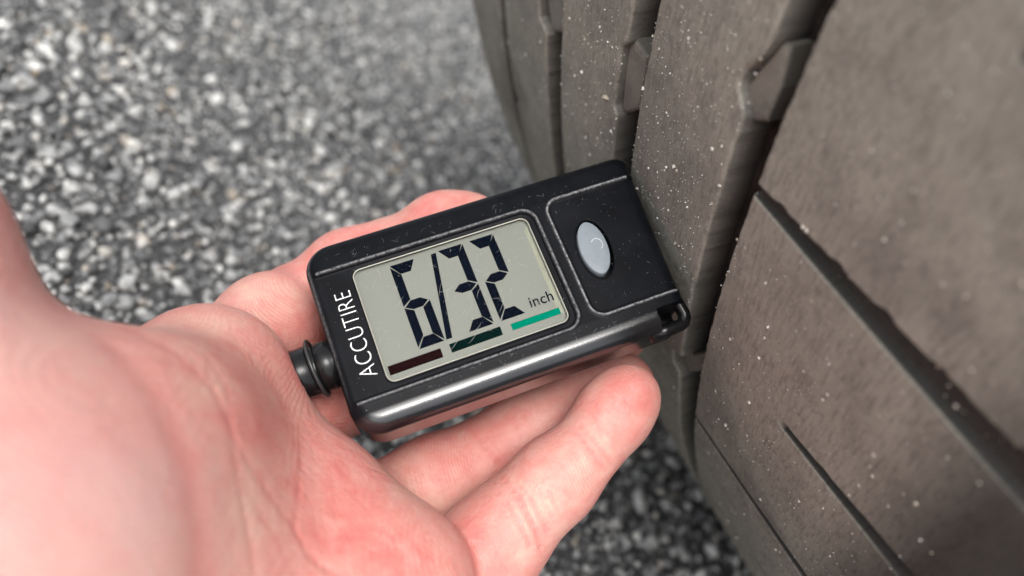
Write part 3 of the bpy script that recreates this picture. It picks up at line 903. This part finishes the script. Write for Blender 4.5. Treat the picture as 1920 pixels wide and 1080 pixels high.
md = tmp.modifiers.new('sub', 'SUBSURF'); md.levels = 1; md.render_levels = 1
dg = bpy.context.evaluated_depsgraph_get()
hm = bpy.data.meshes.new_from_object(tmp.evaluated_get(dg))
bpy.data.objects.remove(tmp)
nv = len(hm.vertices)
V = np.empty(nv * 3, np.float32); hm.vertices.foreach_get('co', V); V = V.reshape(-1, 3).astype(float)
Nn = np.empty(nv * 3, np.float32); hm.vertices.foreach_get('normal', Nn); Nn = Nn.reshape(-1, 3).astype(float)
if (Nn * (V - V.mean(0))).sum() < 0: print('NORMALS INWARD')
# where the photo's lines lie on the skin: first skin point along each sight line
PX = 960 + FPX * V[:, 0] / -V[:, 2]; PY = 540 - FPX * V[:, 1] / -V[:, 2]
front = (V[:, 2] < -30) & (np.einsum('ij,ij->i', Nn, -V) > 0) & (PX > -80) & (PX < 1350) & (PY > 250) & (PY < 1180)
fi = np.where(front)[0]
cell = 6
gxi = ((PX[fi] + 100) // cell).astype(int); gyi = ((PY[fi]) // cell).astype(int)
depth_map = np.full((300, 220), 1e9); who = -np.ones((300, 220), int)
order = np.argsort(V[fi, 2])           # far first, near overwrites
depth_map[gxi[order], gyi[order]] = -V[fi[order], 2]; who[gxi[order], gyi[order]] = fi[order]
def on_skin(px_, py_):
    i, j = int((px_ + 100) // cell), int(py_ // cell)
    best = None
    for a in range(-1, 2):
        for b in range(-1, 2):
            if 0 <= i + a < 300 and 0 <= j + b < 220 and who[i + a, j + b] >= 0:
                d_ = depth_map[i + a, j + b]
                if best is None or d_ < best: best = d_
    return None if best is None else U(px_, py_, best)
def polyline(pts, step=5):
    out = []
    for (x0, y0), (x1, y1) in zip(pts[:-1], pts[1:]):
        n_ = max(1, int(math.hypot(x1 - x0, y1 - y0) / step))
        for i in range(n_): out.append((x0 + (x1 - x0) * i / n_, y0 + (y1 - y0) * i / n_))
    out.append(pts[-1]); return out
crease = np.zeros(nv); disp = np.zeros(nv)
def add_crease(pts, width, depth, pink=1.0):
    A = [on_skin(*p) for p in polyline(pts)]
    A = np.array([a for a in A if a is not None])
    if len(A) < 2: return
    lo, hi = A.min(0) - 4 * width - 1, A.max(0) + 4 * width + 1
    c_ = np.where(np.all((V > lo) & (V < hi), axis=1))[0]
    if not len(c_): return
    dm = np.full(len(c_), 1e9)
    m_ = len(A)
    for i, a in enumerate(A):
        dm = np.minimum(dm, ((V[c_] - a) ** 2).sum(1))
    dm = np.sqrt(dm)
    g_ = np.exp(-(dm / width) ** 2)
    disp[c_] -= 1.2 * depth * g_
    crease[c_] = np.maximum(crease[c_], pink * np.exp(-(dm / (width * 1.3)) ** 2))
CRE = [
    # joint folds
    ([(566, 470), (585, 500), (600, 530)], 0.5, 0.45, 0.8), ([(575, 465), (600, 500)], 0.4, 0.25, 0.6),
    ([(722, 395), (742, 420)], 0.5, 0.3, 0.5),
    ([(880, 796), (905, 830), (938, 872)], 0.5, 0.4, 0.8), ([(892, 790), (925, 832), (948, 862)], 0.4, 0.22, 0.6), ([(868, 812), (890, 850)], 0.4, 0.2, 0.5),
    ([(1068, 795), (1100, 835), (1138, 884)], 0.42, 0.36, 0.9), ([(1076, 786), (1112, 825), (1150, 872)], 0.4, 0.22, 0.7), ([(1100, 848), (1128, 890)], 0.3, 0.18, 0.6),
    ([(936, 892), (968, 925), (1008, 1000), (1016, 1028)], 0.5, 0.42, 0.9), ([(950, 882), (990, 930), (1030, 1000)], 0.45, 0.3, 0.7),
    ([(930, 915), (965, 965), (995, 1022)], 0.4, 0.25, 0.7), ([(965, 880), (1005, 925)], 0.35, 0.2, 0.5),
    # lines of the palm
    ([(215, 640), (270, 690), (320, 765), (360, 870), (380, 990), (386, 1080)], 2.2, 0.22, 0.45),
    ([(255, 615), (330, 650), (400, 715), (440, 790), (452, 880), (470, 980), (485, 1080)], 0.6, 0.22, 0.5),
    ([(380, 640), (430, 720), (452, 830), (500, 910), (560, 990), (620, 1080)], 0.45, 0.28, 0.7),
    ([(455, 870), (480, 940), (520, 1000), (560, 1080)], 0.4, 0.25, 0.6),
    ([(580, 770), (575, 850), (566, 930), (560, 990), (585, 1040), (640, 1080)], 0.55, 0.4, 0.9),
    ([(566, 940), (600, 950), (650, 960), (690, 1000)], 0.4, 0.22, 0.7),
    ([(450, 690), (500, 720), (545, 770), (560, 830)], 0.35, 0.18, 0.5),
    ([(330, 640), (380, 650), (450, 690)], 0.35, 0.18, 0.5),
    ([(640, 860), (660, 930), (700, 960)], 0.35, 0.15, 0.5), ([(620, 920), (640, 990), (720, 1040)], 0.35, 0.18, 0.5),
    ([(1010, 905), (1050, 880), (1080, 850)], 0.3, 0.12, 0.4), ([(700, 880), (745, 900), (790, 950)], 0.35, 0.15, 0.4),
]
for c_ in CRE: add_crease(*c_)
rr = np.random.default_rng(5)
for (x0, y0), (x1, y1), hw_, n_ in (((905, 1030), (1175, 745), 62, 34), ((780, 925), (1000, 800), 60, 24), ((590, 540), (860, 415), 50, 24)):
    for _ in range(n_):                               # fine folds across the fingers
        t_ = rr.uniform(0, 1); cx_, cy_ = x0 + (x1 - x0) * t_, y0 + (y1 - y0) * t_
        L_ = math.hypot(x1 - x0, y1 - y0); nx_, ny_ = -(y1 - y0) / L_, (x1 - x0) / L_
        o_ = rr.uniform(-0.7, 0.7); h_ = rr.uniform(0.12, 0.45); sk = rr.normal(0, 0.25)
        add_crease([(cx_ + (nx_ + sk * ny_) * hw_ * (o_ + q * h_), cy_ + (ny_ - sk * nx_) * hw_ * (o_ + q * h_)) for q in (-1, -.3, .3, 1)], 0.26, 0.15, 0.5)
for _ in range(110):                                   # many faint wrinkles over the palm
    x, y = rr.uniform(300, 860), rr.uniform(620, 1080); a = rr.normal(1.0, 0.5); L = rr.uniform(25, 90); cv = rr.normal(0, 0.4)
    add_crease([(x + L * t_ * math.cos(a + cv * t_), y + L * t_ * math.sin(a + cv * t_)) for t_ in (0, .35, .7, 1)], 0.28, 0.22, 0.6)
red = np.zeros(nv)
def blotch(px_, py_, rad_mm, s_):
    a = on_skin(px_, py_)
    if a is None: return
    red[:] += s_ * np.exp(-((V - a) ** 2).sum(1) / rad_mm ** 2)
for b in ((1146, 738, 5.5, .5), (1200, 720, 4, .35), (820, 405, 7, .6), (700, 440, 6, .35), (620, 500, 4, .2), (484, 790, 6, .42), (470, 700, 6, .3), (650, 935, 8, .4), (640, 1040, 9, .38),
          (800, 1040, 7, .4), (560, 620, 6, .45), (520, 640, 6, .35), (870, 820, 5, .35), (830, 850, 5, .3), (900, 1000, 5, .3), (1060, 860, 4, .2), (930, 1040, 6, .3),
          (240, 650, 5, .15), (300, 720, 5, .15), (120, 720, 7, .3), (60, 830, 5, .25), (130, 1010, 6, .4), (210, 860, 5, .2), (40, 600, 6, .25), (620, 770, 4, .5),
          (484, 925, 5, -.5), (480, 960, 5, -.35), (1000, 945, 4, -.3), (1090, 905, 5, -.25), (760, 900, 4, -.25), (300, 1000, 8, -.25), (180, 930, 10, -.2), (100, 640, 8, -.2), (40, 760, 8, -.15), (960, 1000, 4, -.2), (560, 1010, 6, -.15), (1180, 690, 4, -.15)):
    blotch(*b)
cool = np.zeros(nv)                                       # the ball of the thumb is paler and cooler than the palm
for q, r_ in ((U(90, 760, 62), 20.0), (U(120, 980, 62), 22.0), (U(20, 560, 66), 18.0)):
    cool = np.maximum(cool, np.exp(-((V - q) ** 2).sum(1) / r_ ** 2))
# skin ridges: a smooth field in mm whose level lines are the ridges
ridge = V @ np.array([0.75, 0.62, 0.2]) + 3.0 * np.sin(V[:, 0] / 9.0) + 2.2 * np.sin(V[:, 1] / 8.0 + 1.0)
for tip, base, r_ in ((U(1178, 742, 133.5), U(1102, 838, 131), 11), (U(868, 432, 149), U(738, 482, 152), 13), (U(1165, 722, 151), U(1050, 785, 151), 11)):
    d_ = (tip - base) / np.linalg.norm(tip - base)
    q = V - (tip - 5 * d_)
    along = q @ d_; off_ = np.sqrt(np.maximum(0, (q ** 2).sum(1) - along ** 2))
    fp = np.hypot(np.maximum(along, -along * 0.35), off_ * 1.15)
    wgt = sstep(-np.sqrt((q ** 2).sum(1)), -r_, -r_ + 4)
    ridge = ridge * (1 - wgt) + fp * wgt
Vd = V + Nn * disp[:, None]
hc = cam2world(np.array([-60, -60, -60]) * 0.001)
Wd = Vd @ M.T * 0.001 + CAM - hc
hm.vertices.foreach_set('co', np.ascontiguousarray(Wd, dtype=np.float32).ravel()); hm.update()
hm.name = 'hand'
fattr(hm, 'crease', np.clip(crease, 0, 1)); fattr(hm, 'red', red); fattr(hm, 'ridge', ridge); fattr(hm, 'cool', cool)
hm.polygons.foreach_set('use_smooth', np.ones(len(hm.polygons), bool))

k = Mat('skin')
n1 = k.noise(85, 4, 0.6, dist=0.4); n2 = k.noise(320, 4, 0.6); n3 = k.noise(1500, 2)
redf = k.math('ADD', k.math('MULTIPLY', k.attr('red'), 0.8), k.math('MULTIPLY', k.math('SUBTRACT', n1, 0.5), 1.8))
redf = k.math('ADD', redf, k.math('MULTIPLY', k.math('SUBTRACT', n2, 0.5), 1.3))
c = k.ramp(k.math('MULTIPLY_ADD', redf, 0.5, 0.42), [(0.0, (0.64, 0.42, 0.335)), (0.36, (0.605, 0.295, 0.248)), (0.62, (0.58, 0.215, 0.185)), (1.0, (0.49, 0.105, 0.102))])
pale = k.ramp(k.noise(210, 5, 0.7, dist=0.8), [(0.54, 0.0), (0.70, 0.35)])
c = k.mix(pale, c, (0.65, 0.44, 0.375))
c = k.mix(k.math('MULTIPLY', k.attr('cool'), k.ramp(k.noise(60, 4, 0.6), [(0.3, 0.9), (0.7, 0.35)])), c, (0.50, 0.315, 0.292))
cell = k.voro(260, 'DISTANCE_TO_EDGE')
c = k.mix(k.ramp(cell.outputs['Distance'], [(0.0, 0.07), (0.10, 0.0)]), c, (0.50, 0.17, 0.16))
c = k.mix(k.math('MULTIPLY', k.attr('crease'), 0.85), c, (0.53, 0.16, 0.145))
k.link(c, k.b.inputs['Base Color'])
k.set(Roughness=0.46, Specular_IOR_Level=0.35)
k.b.subsurface_method = 'RANDOM_WALK' if hasattr(k.b, 'subsurface_method') else None
k.b.inputs['Subsurface Weight'].default_value = 0.22
k.b.inputs['Subsurface Radius'].default_value = (1.0, 0.32, 0.18)
k.b.inputs['Subsurface Scale'].default_value = 0.0022
rid = k.math('SINE', k.math('MULTIPLY_ADD', k.attr('ridge'), 2 * math.pi / 0.46, k.math('MULTIPLY', n2, 9.0)))
b1 = k.bump(rid, 0.2, 0.0001)
b2 = k.bump(k.math('ADD', n3, n2), 0.5, 0.0003, b1)
hand = put('hand', hm, k.m)
hand.location = hc
hand['label'] = 'bare left hand, palm up, holding the black gauge on its fingers'
hand['category'] = 'hand'
